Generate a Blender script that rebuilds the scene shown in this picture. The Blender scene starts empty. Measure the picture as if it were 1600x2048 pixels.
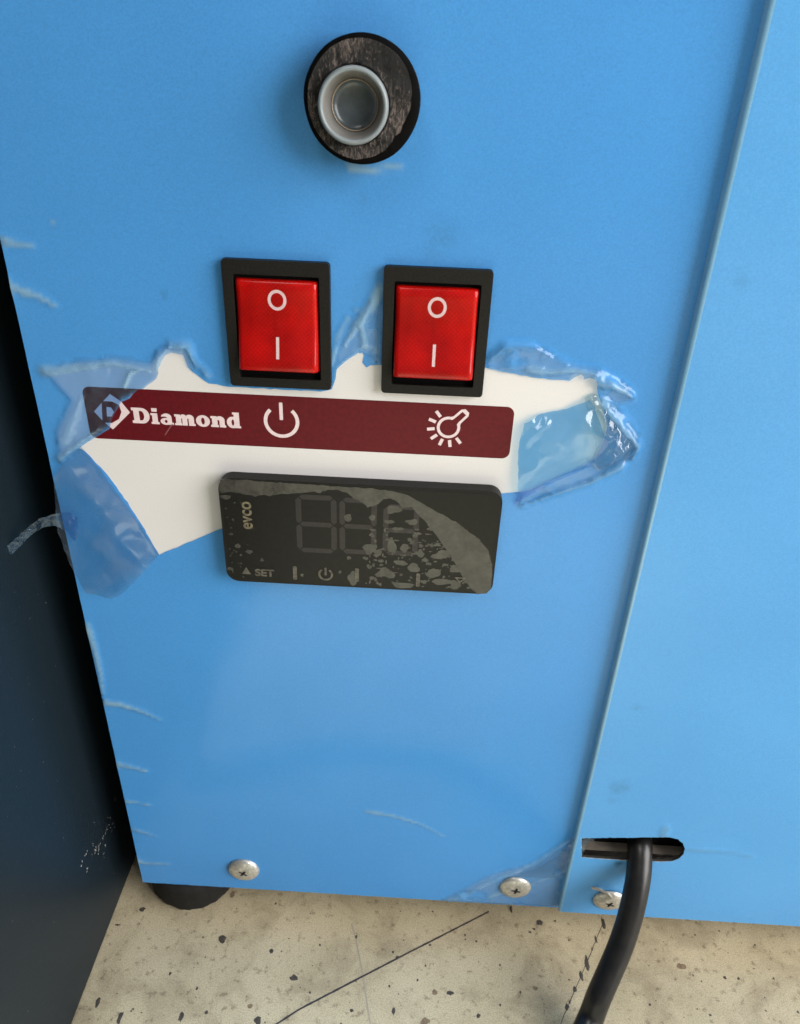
import bpy, bmesh, math, random
from mathutils import Vector, noise, geometry
random.seed(7)
scene = bpy.context.scene
COL = scene.collection
MM = 0.001
R = math.radians

# ------------------------------------------------------------------ camera
cam = bpy.data.cameras.new("camera"); camo = bpy.data.objects.new("camera", cam); COL.objects.link(camo)
cx_, cy_, cz_ = (98.6098, -179.1822, 294.5309)
camo.location = (cx_*MM, cy_*MM, cz_*MM)
camo.rotation_euler = (1.04067, -0.03405, 0.04337)
cam.lens = 26.769; cam.sensor_width = 36.0; cam.sensor_fit = 'AUTO'
cam.clip_start = 0.01; cam.clip_end = 50
cam.dof.use_dof = True; cam.dof.focus_distance = 0.212; cam.dof.aperture_fstop = 40.0
scene.camera = camo
# ------------------------------------------------------------------ light
world = bpy.data.worlds.new("World"); scene.world = world; world.use_nodes = True
wn = world.node_tree.nodes; wn["Background"].inputs[0].default_value = (0.93, 0.97, 1.0, 1); wn["Background"].inputs[1].default_value = 0.25
def area(name, loc, target, size, power, color):
    l = bpy.data.lights.new(name, 'AREA'); l.size = size; l.energy = power; l.color = color
    o = bpy.data.objects.new(name, l); COL.objects.link(o); o.location = loc
    o.rotation_euler = (Vector(target)-Vector(loc)).to_track_quat('-Z', 'Y').to_euler()
    return o
area("window_light", (1.38, -0.68, 0.74), (0.09, 0, 0.12), 1.15, 43, (1.0, 0.98, 0.96))
area("ceiling_light", (-0.5, -0.75, 1.7), (0.09, 0, 0.1), 0.9, 15, (1.0, 0.96, 0.90))
sp = bpy.data.lights.new("floor_bounce_spot", 'SPOT'); sp.energy = 800; sp.spot_size = R(17); sp.spot_blend = 1.0; sp.shadow_soft_size = 0.05; sp.color = (0.74, 0.88, 1.0)  # added unseen spot; its patch on the floor bounces light onto the lower panel
spo = bpy.data.objects.new("floor_bounce_spot", sp); COL.objects.link(spo); spo.location = (0.10, -0.45, 1.9)
spo.rotation_euler = (Vector((0.08, -0.31, 0))-Vector(spo.location)).to_track_quat('-Z', 'Y').to_euler()
scene.view_settings.view_transform = 'Standard'; scene.view_settings.look = 'None'
scene.view_settings.exposure = 0.0; scene.view_settings.gamma = 1.0; scene.view_settings.use_curve_mapping = False
scene.cycles.transparent_max_bounces = 16
scene.cycles.max_bounces = 8

# ------------------------------------------------------------------ materials
def newmat(name):
    m = bpy.data.materials.new(name); m.use_nodes = True
    nt = m.node_tree; p = nt.nodes["Principled BSDF"]
    return m, nt, p
def mat(name, col, rough=0.5, metal=0.0, spec=0.5, var=0.0, vscale=200.0, bump=0.0, bscale=800.0, coat=0.0, stretch=(1, 1, 1), col2=None):
    m, nt, p = newmat(name); N, L = nt.nodes, nt.links
    p.inputs["Base Color"].default_value = (*col, 1); p.inputs["Roughness"].default_value = rough
    p.inputs["Metallic"].default_value = metal; p.inputs["Specular IOR Level"].default_value = spec
    if coat: p.inputs["Coat Weight"].default_value = coat; p.inputs["Coat Roughness"].default_value = 0.12
    tc = N.new("ShaderNodeTexCoord"); mp = N.new("ShaderNodeMapping"); mp.inputs["Scale"].default_value = stretch
    L.new(tc.outputs["Object"], mp.inputs["Vector"])
    if var or col2:
        n = N.new("ShaderNodeTexNoise"); n.inputs["Scale"].default_value = vscale; n.inputs["Detail"].default_value = 5
        L.new(mp.outputs[0], n.inputs["Vector"])
        r = N.new("ShaderNodeValToRGB")
        c2 = col2 or tuple(min(1, c*(1+var)) for c in col); c1 = col if col2 else tuple(c*(1-var) for c in col)
        r.color_ramp.elements[0].position = 0.35; r.color_ramp.elements[1].position = 0.68
        r.color_ramp.elements[0].color = (*c1, 1); r.color_ramp.elements[1].color = (*c2, 1)
        L.new(n.outputs["Fac"], r.inputs[0]); L.new(r.outputs[0], p.inputs["Base Color"])
    if bump:
        n2 = N.new("ShaderNodeTexNoise"); n2.inputs["Scale"].default_value = bscale; n2.inputs["Detail"].default_value = 4
        L.new(mp.outputs[0], n2.inputs["Vector"])
        b = N.new("ShaderNodeBump"); b.inputs["Strength"].default_value = bump; b.inputs["Distance"].default_value = 0.0006
        L.new(n2.outputs["Fac"], b.inputs["Height"]); L.new(b.outputs[0], p.inputs["Normal"])
    return m

def film_mat(name, tint, haze_col, pigment, opacity, rough, spec_scale=1.0, haze=0.45, thin=(0.50, 0.72, 0.90)):
    """translucent blue plastic film: tinted transparency + milky scatter where it has come loose + gloss"""
    m, nt, p = newmat(name); N, L = nt.nodes, nt.links
    N.remove(p); out = N["Material Output"]
    tr = N.new("ShaderNodeBsdfTransparent")
    tc = N.new("ShaderNodeTexCoord")
    nf = N.new("ShaderNodeTexNoise"); nf.inputs["Scale"].default_value = 2700; nf.inputs["Detail"].default_value = 2
    nl = N.new("ShaderNodeTexNoise"); nl.inputs["Scale"].default_value = 14; nl.inputs["Detail"].default_value = 4
    L.new(tc.outputs["Object"], nf.inputs["Vector"]); L.new(tc.outputs["Object"], nl.inputs["Vector"])
    mx = N.new("ShaderNodeMixRGB"); mx.inputs[1].default_value = (*[c*0.88 for c in tint], 1); mx.inputs[2].default_value = (*[min(1.0, c*1.10) for c in tint], 1)
    ad = N.new("ShaderNodeMath"); ad.operation = 'MULTIPLY_ADD'; ad.inputs[1].default_value = 0.6
    L.new(nf.outputs["Fac"], ad.inputs[0])
    h = N.new("ShaderNodeMath"); h.operation = 'MULTIPLY'; h.inputs[1].default_value = 0.4
    L.new(nl.outputs["Fac"], h.inputs[0]); L.new(h.outputs[0], ad.inputs[2])
    L.new(ad.outputs[0], mx.inputs[0])
    at = N.new("ShaderNodeAttribute"); at.attribute_name = "loose"
    th = N.new("ShaderNodeMath"); th.operation = 'MULTIPLY'; th.use_clamp = True; th.inputs[1].default_value = 1.0; att = N.new("ShaderNodeAttribute"); att.attribute_name = "thin"; L.new(att.outputs["Fac"], th.inputs[0])
    m2 = N.new("ShaderNodeMixRGB"); m2.inputs[2].default_value = (*thin, 1); L.new(th.outputs[0], m2.inputs[0]); L.new(mx.outputs[0], m2.inputs[1])
    L.new(m2.outputs[0], tr.inputs["Color"])
    df = N.new("ShaderNodeBsdfDiffuse"); df.inputs["Color"].default_value = (*haze_col, 1)
    tl = N.new("ShaderNodeBsdfTranslucent"); tl.inputs["Color"].default_value = (*haze_col, 1)
    ds = N.new("ShaderNodeMixShader"); ds.inputs[0].default_value = 0.35
    L.new(df.outputs[0], ds.inputs[1]); L.new(tl.outputs[0], ds.inputs[2])
    nm = N.new("ShaderNodeTexNoise"); nm.inputs["Scale"].default_value = 160; nm.inputs["Detail"].default_value = 5
    L.new(tc.outputs["Object"], nm.inputs["Vector"])
    mm = N.new("ShaderNodeMath"); mm.operation = 'MULTIPLY_ADD'; mm.inputs[1].default_value = haze*2; mm.inputs[2].default_value = 0.0
    L.new(nm.outputs["Fac"], mm.inputs[0])
    hz = N.new("ShaderNodeMath"); hz.operation = 'MULTIPLY'; L.new(at.outputs["Fac"], hz.inputs[0]); L.new(mm.outputs[0], hz.inputs[1])
    hz2 = N.new("ShaderNodeMath"); hz2.operation = 'ADD'; hz2.use_clamp = True; hz2.inputs[1].default_value = 0.01
    L.new(hz.outputs[0], hz2.inputs[0])
    pg = N.new("ShaderNodeBsdfDiffuse"); pv = N.new("ShaderNodeMixRGB")
    pv.inputs[1].default_value = (*[c*0.70 for c in pigment], 1); pv.inputs[2].default_value = (*[min(.95, c*1.30) for c in pigment], 1)
    L.new(ad.outputs[0], pv.inputs[0]); L.new(pv.outputs[0], pg.inputs["Color"])
    t3 = N.new("ShaderNodeMath"); t3.operation = 'SUBTRACT'; t3.inputs[0].default_value = 1.0; L.new(th.outputs[0], t3.inputs[1])
    po = N.new("ShaderNodeMath"); po.operation = 'MULTIPLY'; po.inputs[1].default_value = opacity; L.new(t3.outputs[0], po.inputs[0])
    mixp = N.new("ShaderNodeMixShader"); L.new(po.outputs[0], mixp.inputs[0]); L.new(tr.outputs[0], mixp.inputs[1]); L.new(pg.outputs[0], mixp.inputs[2])
    mix1 = N.new("ShaderNodeMixShader"); L.new(hz2.outputs[0], mix1.inputs[0]); L.new(mixp.outputs[0], mix1.inputs[1]); L.new(ds.outputs[0], mix1.inputs[2])
    gl = N.new("ShaderNodeBsdfGlossy"); gl.inputs["Roughness"].default_value = rough
    mr = N.new("ShaderNodeMapRange"); mr.inputs[1].default_value = 0.0; mr.inputs[2].default_value = 0.3; mr.inputs[3].default_value = rough; mr.inputs[4].default_value = min(rough, 0.07)
    L.new(at.outputs["Fac"], mr.inputs[0]); L.new(mr.outputs[0], gl.inputs["Roughness"])
    nb = N.new("ShaderNodeTexNoise"); nb.inputs["Scale"].default_value = 900; nb.inputs["Detail"].default_value = 3
    L.new(tc.outputs["Object"], nb.inputs["Vector"])
    bp = N.new("ShaderNodeBump"); bp.inputs["Strength"].default_value = 0.08; bp.inputs["Distance"].default_value = 0.0005
    L.new(nb.outputs["Fac"], bp.inputs["Height"])
    nw = N.new("ShaderNodeTexNoise"); nw.inputs["Scale"].default_value = 38; nw.inputs["Detail"].default_value = 3; L.new(tc.outputs["Object"], nw.inputs["Vector"])
    bw = N.new("ShaderNodeBump"); bw.inputs["Strength"].default_value = 0.35; bw.inputs["Distance"].default_value = 0.0009
    L.new(nw.outputs["Fac"], bw.inputs["Height"]); L.new(bp.outputs[0], bw.inputs["Normal"]); L.new(bw.outputs[0], gl.inputs["Normal"])
    lw = N.new("ShaderNodeLayerWeight"); lw.inputs["Blend"].default_value = 0.5      # thin sheet: same Schlick reflection from both sides
    pw = N.new("ShaderNodeMath"); pw.operation = 'POWER'; pw.inputs[1].default_value = 5; L.new(lw.outputs["Facing"], pw.inputs[0])
    fm = N.new("ShaderNodeMath"); fm.operation = 'MULTIPLY_ADD'; fm.inputs[1].default_value = 0.9; fm.inputs[2].default_value = 0.035*spec_scale; fm.use_clamp = True
    L.new(pw.outputs[0], fm.inputs[0])
    mix2 = N.new("ShaderNodeMixShader"); L.new(fm.outputs[0], mix2.inputs[0]); L.new(mix1.outputs[0], mix2.inputs[1]); L.new(gl.outputs[0], mix2.inputs[2])
    dt = N.new("ShaderNodeAttribute"); dt.attribute_name = "dirt"          # rubbed-in grime
    dn = N.new("ShaderNodeTexNoise"); dn.inputs["Scale"].default_value = 700; dn.inputs["Detail"].default_value = 4; L.new(tc.outputs["Object"], dn.inputs["Vector"])
    dm = N.new("ShaderNodeMath"); dm.operation = 'MULTIPLY'; dm.use_clamp = True; L.new(dt.outputs["Fac"], dm.inputs[0]); L.new(dn.outputs["Fac"], dm.inputs[1])
    dd = N.new("ShaderNodeBsdfDiffuse"); dd.inputs["Color"].default_value = (0.035, 0.075, 0.10, 1)
    mix3 = N.new("ShaderNodeMixShader"); L.new(dm.outputs[0], mix3.inputs[0]); L.new(mix2.outputs[0], mix3.inputs[1]); L.new(dd.outputs[0], mix3.inputs[2])
    L.new(mix3.outputs[0], out.inputs["Surface"])
    return m

M = {}
M['white'] = mat("white_paint", (0.705, 0.685, 0.672), 0.42, var=0.03, vscale=2800, bump=0.03, bscale=1500)
PIG = (0.078, 0.328, 0.765)
M['film'] = film_mat("blue_film", (0.285, 0.63, 0.985), (0.40, 0.62, 0.74), PIG, 0.80, 0.13, thin=(0.49, 0.69, 0.95))
M['film_pale'] = film_mat("paler_blue_film", (0.35, 0.70, 1.0), (0.40, 0.62, 0.74), (0.112, 0.385, 0.86), 0.80, 0.13, thin=(0.50, 0.76, 0.97))
M['flap'] = film_mat("loose_blue_film", (0.42, 0.71, 0.96), (0.28, 0.46, 0.64), PIG, 0.06, 0.08, 2.0, 0.4, (0.42, 0.71, 0.96))
M['strand'] = film_mat("loose_film_strand", (0.50, 0.70, 0.88), (0.17, 0.33, 0.52), PIG, 0.06, 0.10, 0.9, 0.5, (0.50, 0.70, 0.88))
M['film_edge'] = film_mat("stretched_highlit_edge", (0.5, 0.78, 0.98), (0.40, 0.54, 0.70), (0.24, 0.53, 0.88), 0.80, 0.16, 2.0, thin=(0.55, 0.78, 0.97))  # pale pigment paints in the fold's highlight, besides the film's stretch whitening
M['fold'] = film_mat("folded_blue_film", (0.70, 0.82, 0.85), (0.32, 0.43, 0.58), PIG, 0.08, 0.07, 2.0, 0.45, (0.70, 0.82, 0.85))
M['burgundy'] = mat("burgundy_label", (0.105, 0.004, 0.0085), 0.42, spec=0.25, var=0.14, vscale=900, bump=0.02)
M['print'] = mat("pale_print", (0.74, 0.60, 0.61), 0.5, var=0.06, vscale=1200)
M['black_plastic'] = mat("black_plastic", (0.008, 0.0075, 0.0062), 0.5, var=0.3, vscale=1500, bump=0.10, bscale=2200, spec=0.25)
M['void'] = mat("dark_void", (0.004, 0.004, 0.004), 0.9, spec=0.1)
M['steel'] = mat("zinc_steel", (0.60, 0.58, 0.53), 0.40, metal=0.75, var=0.22, vscale=900, bump=0.15, bscale=1500)
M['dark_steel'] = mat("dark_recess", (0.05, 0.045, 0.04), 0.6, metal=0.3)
M['rubber'] = mat("black_rubber", (0.009, 0.0085, 0.008), 0.8, var=0.25, vscale=700, bump=0.15, bscale=1200, spec=0.3)
M['cable'] = mat("black_cable_sheath", (0.007, 0.007, 0.0075), 0.33, var=0.4, vscale=260, bump=0.06, bscale=1400, col2=(0.014, 0.013, 0.013), spec=0.45)
M['inner_metal'] = mat("inner_sheet_metal", (0.24, 0.21, 0.175), 0.5, metal=0.2, var=0.15, vscale=400)
M['screen'] = mat("black_screen", (0.007, 0.0068, 0.0062), 0.34, var=0.15, vscale=700, spec=0.2)
M['screen_film'] = mat("grey_screen_film", (0.043, 0.041, 0.034), 0.24, var=0.3, vscale=380, bump=0.1, bscale=700, spec=0.4)
M['segment'] = mat("unlit_segment", (0.022, 0.019, 0.0195), 0.4, var=0.15, vscale=900, spec=0.35)
M['icon'] = mat("grey_icon_print", (0.088, 0.08, 0.062), 0.5, var=0.4, vscale=900)
M['chip'] = mat('pale_chip', (0.22, 0.075, 0.08), 0.5)
M['mark_yellow'] = mat('worn_yellowish_print', (0.14, 0.12, 0.075), 0.5, var=0.5, vscale=700)
M['white_mark'] = mat("white_mark", (0.66, 0.46, 0.46), 0.45, var=0.08, vscale=1500)

def rocker_mat():
    m, nt, p = newmat("red_translucent_plastic"); N, L = nt.nodes, nt.links
    p.inputs["Roughness"].default_value = 0.2
    p.inputs["Subsurface Weight"].default_value = 0.6; p.inputs["Subsurface Radius"].default_value = (0.006, 0.0007, 0.0003)
    p.inputs["Subsurface Scale"].default_value = 0.7
    p.inputs["Specular IOR Level"].default_value = 0.3
    tc = N.new("ShaderNodeTexCoord")
    g = N.new("ShaderNodeVectorMath"); g.operation = 'LENGTH'
    mp = N.new("ShaderNodeMapping"); mp.inputs["Location"].default_value = (0, 0, 0.0006); mp.inputs["Scale"].default_value = (1.15, 0.0, 1.0)
    L.new(tc.outputs["Object"], mp.inputs["Vector"]); L.new(mp.outputs[0], g.inputs[0])
    n = N.new("ShaderNodeTexNoise"); n.inputs["Scale"].default_value = 260; n.inputs["Detail"].default_value = 4; L.new(tc.outputs["Object"], n.inputs["Vector"])
    s = N.new("ShaderNodeMath"); s.operation = 'MULTIPLY_ADD'; s.inputs[1].default_value = 0.004
    L.new(n.outputs["Fac"], s.inputs[0]); L.new(g.outputs["Value"], s.inputs[2])
    r = N.new("ShaderNodeValToRGB")          # the unlit neon lamp shows as a dull spot through the middle of the lens
    r.color_ramp.elements[0].position = 0.002; r.color_ramp.elements[0].color = (0.34, 0.003, 0.003, 1)
    r.color_ramp.elements[1].position = 0.0075; r.color_ramp.elements[1].color = (0.58, 0.006, 0.004, 1)
    L.new(s.outputs[0], r.inputs[0])
    n2 = N.new("ShaderNodeTexNoise"); n2.inputs["Scale"].default_value = 2200; L.new(tc.outputs["Object"], n2.inputs["Vector"])
    mx = N.new("ShaderNodeMixRGB"); mx.blend_type = 'MULTIPLY'; mx.inputs[0].default_value = 0.35
    L.new(r.outputs[0], mx.inputs[1]); L.new(n2.outputs["Fac"], mx.inputs[2])
    wv = []
    for ang in (45, -45):          # fine diamond grid moulded on the back of the lens
        m2 = N.new("ShaderNodeMapping"); m2.inputs["Rotation"].default_value = (0, R(ang), 0); L.new(tc.outputs["Object"], m2.inputs["Vector"])
        w = N.new("ShaderNodeTexWave"); w.inputs["Scale"].default_value = 420; L.new(m2.outputs[0], w.inputs["Vector"]); wv.append(w)
    wm = N.new("ShaderNodeMath"); wm.operation = 'MULTIPLY'; L.new(wv[0].outputs["Fac"], wm.inputs[0]); L.new(wv[1].outputs["Fac"], wm.inputs[1])
    wr = N.new("ShaderNodeMapRange"); wr.inputs[3].default_value = 0.84; wr.inputs[4].default_value = 1.14; L.new(wm.outputs[0], wr.inputs[0])
    mg = N.new("ShaderNodeMixRGB"); mg.blend_type = 'MULTIPLY'; mg.inputs[0].default_value = 1.0; nu = N.new("ShaderNodeTexNoise"); nu.inputs["Scale"].default_value = 105; nu.inputs["Detail"].default_value = 3; L.new(tc.outputs["Object"], nu.inputs["Vector"])
    ur = N.new("ShaderNodeMapRange"); ur.inputs[1].default_value = 0.3; ur.inputs[2].default_value = 0.7; ur.inputs[3].default_value = 0.62; ur.inputs[4].default_value = 1.15; L.new(nu.outputs["Fac"], ur.inputs[0])
    um = N.new("ShaderNodeMixRGB"); um.blend_type = 'MULTIPLY'; um.inputs[0].default_value = 1.0; L.new(mx.outputs[0], um.inputs[1]); L.new(ur.outputs[0], um.inputs[2])
    L.new(um.outputs[0], mg.inputs[1]); L.new(wr.outputs[0], mg.inputs[2])
    L.new(mg.outputs[0], p.inputs["Base Color"])
    return m
M['red'] = rocker_mat()

def foam_mat():
    m, nt, p = newmat("cut_black_foam"); N, L = nt.nodes, nt.links
    tc = N.new("ShaderNodeTexCoord"); mp = N.new("ShaderNodeMapping"); mp.inputs["Rotation"].default_value = (0, R(-38), 0); mp.inputs["Scale"].default_value = (2.4, 1, 0.8)
    L.new(tc.outputs["Object"], mp.inputs["Vector"])
    n = N.new("ShaderNodeTexNoise"); n.inputs["Scale"].default_value = 560; n.inputs["Detail"].default_value = 8; n.inputs["Roughness"].default_value = 0.8; n.inputs["Distortion"].default_value = 1.6
    L.new(mp.outputs[0], n.inputs["Vector"])
    n3 = N.new("ShaderNodeTexNoise"); n3.inputs["Scale"].default_value = 110; n3.inputs["Detail"].default_value = 3; L.new(tc.outputs["Object"], n3.inputs["Vector"])
    m3 = N.new("ShaderNodeMath"); m3.operation = 'MULTIPLY'; m3.inputs[1].default_value = 0.3; L.new(n3.outputs["Fac"], m3.inputs[0])
    mu = N.new("ShaderNodeMath"); mu.operation = 'MULTIPLY_ADD'; mu.inputs[1].default_value = 0.7; L.new(n.outputs["Fac"], mu.inputs[0]); L.new(m3.outputs[0], mu.inputs[2])
    r = N.new("ShaderNodeValToRGB")
    r.color_ramp.elements[0].position = 0.50; r.color_ramp.elements[0].color = (0.006, 0.0065, 0.006, 1)
    r.color_ramp.elements[1].position = 0.64; r.color_ramp.elements[1].color = (0.26, 0.205, 0.18, 1)
    L.new(mu.outputs[0], r.inputs[0]); L.new(r.outputs[0], p.inputs["Base Color"])
    b = N.new("ShaderNodeBump"); b.inputs["Strength"].default_value = 0.7; b.inputs["Distance"].default_value = 0.0008
    L.new(n.outputs["Fac"], b.inputs["Height"]); L.new(b.outputs[0], p.inputs["Normal"])
    p.inputs["Roughness"].default_value = 0.6; p.inputs["Specular IOR Level"].default_value = 0.3
    return m
M['foam'] = foam_mat()

def tube_mat():
    m, nt, p = newmat("milky_clear_plastic"); N, L = nt.nodes, nt.links
    p.inputs["Base Color"].default_value = (0.33, 0.38, 0.40, 1); p.inputs["Roughness"].default_value = 0.22
    p.inputs["Transmission Weight"].default_value = 0.35; p.inputs["IOR"].default_value = 1.42
    return m
M['tube'] = tube_mat()

def floor_mat():
    m, nt, p = newmat("speckled_pale_floor"); N, L = nt.nodes, nt.links
    p.inputs["Roughness"].default_value = 0.62; p.inputs["Specular IOR Level"].default_value = 0.35
    tc = N.new("ShaderNodeTexCoord")
    def nz(sc, det, rough=0.55, dist=0.0):
        n = N.new("ShaderNodeTexNoise"); n.inputs["Scale"].default_value = sc; n.inputs["Detail"].default_value = det; n.inputs["Roughness"].default_value = rough; n.inputs["Distortion"].default_value = dist
        L.new(tc.outputs["Object"], n.inputs["Vector"]); return n.outputs["Fac"]
    def ramp(src, a, ca, b, cb):
        r = N.new("ShaderNodeValToRGB"); r.color_ramp.elements[0].position = a; r.color_ramp.elements[1].position = b
        r.color_ramp.elements[0].color = (*ca, 1); r.color_ramp.elements[1].color = (*cb, 1); L.new(src, r.inputs[0]); return r.outputs[0]
    def mult(a, b, f=1.0):
        x = N.new("ShaderNodeMixRGB"); x.blend_type = 'MULTIPLY'; x.inputs[0].default_value = f; L.new(a, x.inputs[1]); L.new(b, x.inputs[2]); return x.outputs[0]
    base = ramp(nz(26, 4), 0.3, (0.475, 0.405, 0.262), 0.7, (0.60, 0.52, 0.36))
    fine = ramp(nz(2200, 3), 0.32, (0.66, 0.64, 0.61), 0.60, (1, 1, 1))
    mid = ramp(nz(300, 5, 0.65, 0.1), 0.33, (0.48, 0.45, 0.42), 0.43, (1, 1, 1))
    spot = ramp(nz(120, 6, 0.7, 0.0), 0.30, (0.42, 0.38, 0.34), 0.335, (1, 1, 1))
    dirt = ramp(nz(48, 6, 0.68, 0.4), 0.36, (0.68, 0.66, 0.64), 0.54, (1, 1, 1))
    c = mult(mult(mult(mult(base, fine), mid, 0.8), spot, 0.9), dirt, 0.8)
    L.new(c, p.inputs["Base Color"])
    b = N.new("ShaderNodeBump"); b.inputs["Strength"].default_value = 0.25; b.inputs["Distance"].default_value = 0.0006
    L.new(nz(500, 5), b.inputs["Height"]); L.new(b.outputs[0], p.inputs["Normal"])
    return m
M['floor'] = floor_mat()
M['stain'] = mat("dried_dark_stain", (0.055, 0.045, 0.036), 0.7, var=0.4, vscale=900, bump=0.2)
M['stain_brown'] = mat("dried_brown_stain", (0.20, 0.14, 0.085), 0.7, var=0.3, vscale=900)
M['crack'] = mat("dark_floor_line", (0.04, 0.032, 0.034), 0.7)
M['faint'] = mat("faint_floor_line", (0.33, 0.29, 0.22), 0.7)

def cabinet_mat():
    m, nt, p = newmat("glossy_black_sheet"); N, L = nt.nodes, nt.links
    p.inputs["Roughness"].default_value = 0.42; p.inputs["Specular IOR Level"].default_value = 0.22
    tc = N.new("ShaderNodeTexCoord")
    n = N.new("ShaderNodeTexNoise"); n.inputs["Scale"].default_value = 1300; n.inputs["Detail"].default_value = 3; L.new(tc.outputs["Object"], n.inputs["Vector"])
    r = N.new("ShaderNodeValToRGB"); r.color_ramp.elements[0].color = (0.004, 0.0085, 0.0125, 1); r.color_ramp.elements[1].color = (0.010, 0.018, 0.025, 1)
    L.new(n.outputs["Fac"], r.inputs[0]); L.new(r.outputs[0], p.inputs["Base Color"])
    b = N.new("ShaderNodeBump"); b.inputs["Strength"].default_value = 0.12; b.inputs["Distance"].default_value = 0.0005
    L.new(n.outputs["Fac"], b.inputs["Height"]); L.new(b.outputs[0], p.inputs["Normal"])
    return m
M['cabinet'] = cabinet_mat()
M['scuff'] = mat("pale_scuff", (0.34, 0.32, 0.30), 0.7, var=0.4, vscale=1200)

# ------------------------------------------------------------------ mesh helpers (all inputs in millimetres)
def link(name, me, material, parent=None, loc=(0, 0, 0), smooth=False, kind=None, label=None):
    if material is not None and not me.materials: me.materials.append(material)
    o = bpy.data.objects.new(name, me); COL.objects.link(o); o.location = [c*MM for c in loc]
    if parent is not None: o.parent = parent
    if kind: o["kind"] = kind
    if label: o["label"] = label
    if smooth: me.polygons.foreach_set("use_smooth", [True]*len(me.polygons))
    return o
def mesh(name, verts, faces):
    me = bpy.data.meshes.new(name); me.from_pydata([(x*MM, y*MM, z*MM) for x, y, z in verts], [], faces); me.update(); return me
def empty(name, loc, label, cat):
    o = bpy.data.objects.new(name, None); COL.objects.link(o); o.empty_display_size = 0.01
    o.location = [c*MM for c in loc]; o["label"] = label; o["category"] = cat; return o

def inside(p, poly):
    x, y = p; c = False; n = len(poly); j = n-1
    for i in range(n):
        xi, yi = poly[i][0], poly[i][1]; xj, yj = poly[j][0], poly[j][1]
        if (yi > y) != (yj > y) and x < (xj-xi)*(y-yi)/(yj-yi)+xi: c = not c
        j = i
    return c
def circ(cx, cz, rx, rz=None, n=40, a0=0.0, a1=2*math.pi):
    rz = rz or rx; full = abs(a1-a0-2*math.pi) < 1e-6
    k = n if full else n-1
    return [(cx+rx*math.cos(a0+(a1-a0)*i/k), cz+rz*math.sin(a0+(a1-a0)*i/k)) for i in range(n)]
def rrect(x0, z0, x1, z1, r, n=7):
    P = []
    for cx, cz, a in ((x1-r, z1-r, 0), (x0+r, z1-r, 90), (x0+r, z0+r, 180), (x1-r, z0+r, 270)):
        for i in range(n): t = R(a+90*i/(n-1)); P.append((cx+r*math.cos(t), cz+r*math.sin(t)))
    return P
def stroke(pts, w):
    """outline of a thick polyline"""
    a, b = [], []
    for i, p in enumerate(pts):
        p0 = pts[max(0, i-1)]; p1 = pts[min(len(pts)-1, i+1)]
        dx, dz = p1[0]-p0[0], p1[1]-p0[1]; l = math.hypot(dx, dz) or 1; nx, nz = -dz/l, dx/l
        ww = w[i] if isinstance(w, (list, tuple)) else w
        a.append((p[0]+nx*ww/2, p[1]+nz*ww/2)); b.append((p[0]-nx*ww/2, p[1]-nz*ww/2))
    return a+b[::-1]
def arc_band(cx, cz, r0, r1, a0, a1, n=30): return circ(cx, cz, r1, n=n, a0=a0, a1=a1)+circ(cx, cz, r0, n=n, a0=a0, a1=a1)[::-1]
def densify(poly, step, jag=0.0, closed=True):
    out = []; n = len(poly)
    for i in range(n if closed else n-1):
        a = poly[i]; b = poly[(i+1) % n]; d = math.hypot(b[0]-a[0], b[1]-a[1]); k = max(1, int(d/step))
        for j in range(k):
            t = j/k; x = a[0]+(b[0]-a[0])*t; z = a[1]+(b[1]-a[1])*t
            if jag: x += jag*noise.noise((x*.9, z*.9, 1.7)); z += jag*noise.noise((x*.9, z*.9, 9.1))
            out.append((x, z))
    return out
def tri_region(add, sub=(), pts=()):
    """triangulate union(add) minus union(sub), with optional interior points; returns 2-D verts and triangles"""
    V, E = [], []
    for poly in list(add)+list(sub):
        s = len(V); V += [Vector((p[0], p[1])) for p in poly]; n = len(poly)
        E += [(s+i, s+(i+1) % n) for i in range(n)]
    V += [Vector(p) for p in pts]
    ov, oe, of, _, _, _ = geometry.delaunay_2d_cdt(V, E, [], 0, 1e-5)
    F = []
    for f in of:
        c = ((ov[f[0]].x+ov[f[1]].x+ov[f[2]].x)/3, (ov[f[0]].y+ov[f[1]].y+ov[f[2]].y)/3)
        if any(inside(c, p) for p in add) and not any(inside(c, p) for p in sub): F.append(tuple(f))
    used = sorted({i for f in F for i in f}); mp = {o: i for i, o in enumerate(used)}
    return [(ov[i].x, ov[i].y) for i in used], [tuple(mp[i] for i in f) for f in F]
def plate(name, add, sub, y, th, material, parent=None, pts=(), bev=0.0, yfun=None, **kw):
    """front face at depth y (towards the viewer = negative), extruded back by th"""
    v, f = tri_region(add, sub, pts)
    edges = {}
    for t in f:
        for i in range(3):
            a, b = t[i], t[(i+1) % 3]; edges[(a, b)] = edges.get((a, b), 0)+1
    yf = yfun or (lambda x, z: y)
    V = [(x, yf(x, z), z) for x, z in v]; n = len(V)
    F = [t for t in f]
    if th:
        V += [(x, yf(x, z)+th, z) for x, z in v]
        F += [tuple(i+n for i in t[::-1]) for t in f]
        for (a, b) in edges:
            if (b, a) not in edges: F.append((b, a, a+n, b+n))
    me = mesh(name, V, F)
    bm = bmesh.new(); bm.from_mesh(me); bmesh.ops.recalc_face_normals(bm, faces=bm.faces); 
    bm.to_mesh(me); bm.free()
    return link(name, me, material, parent, **kw)
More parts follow.
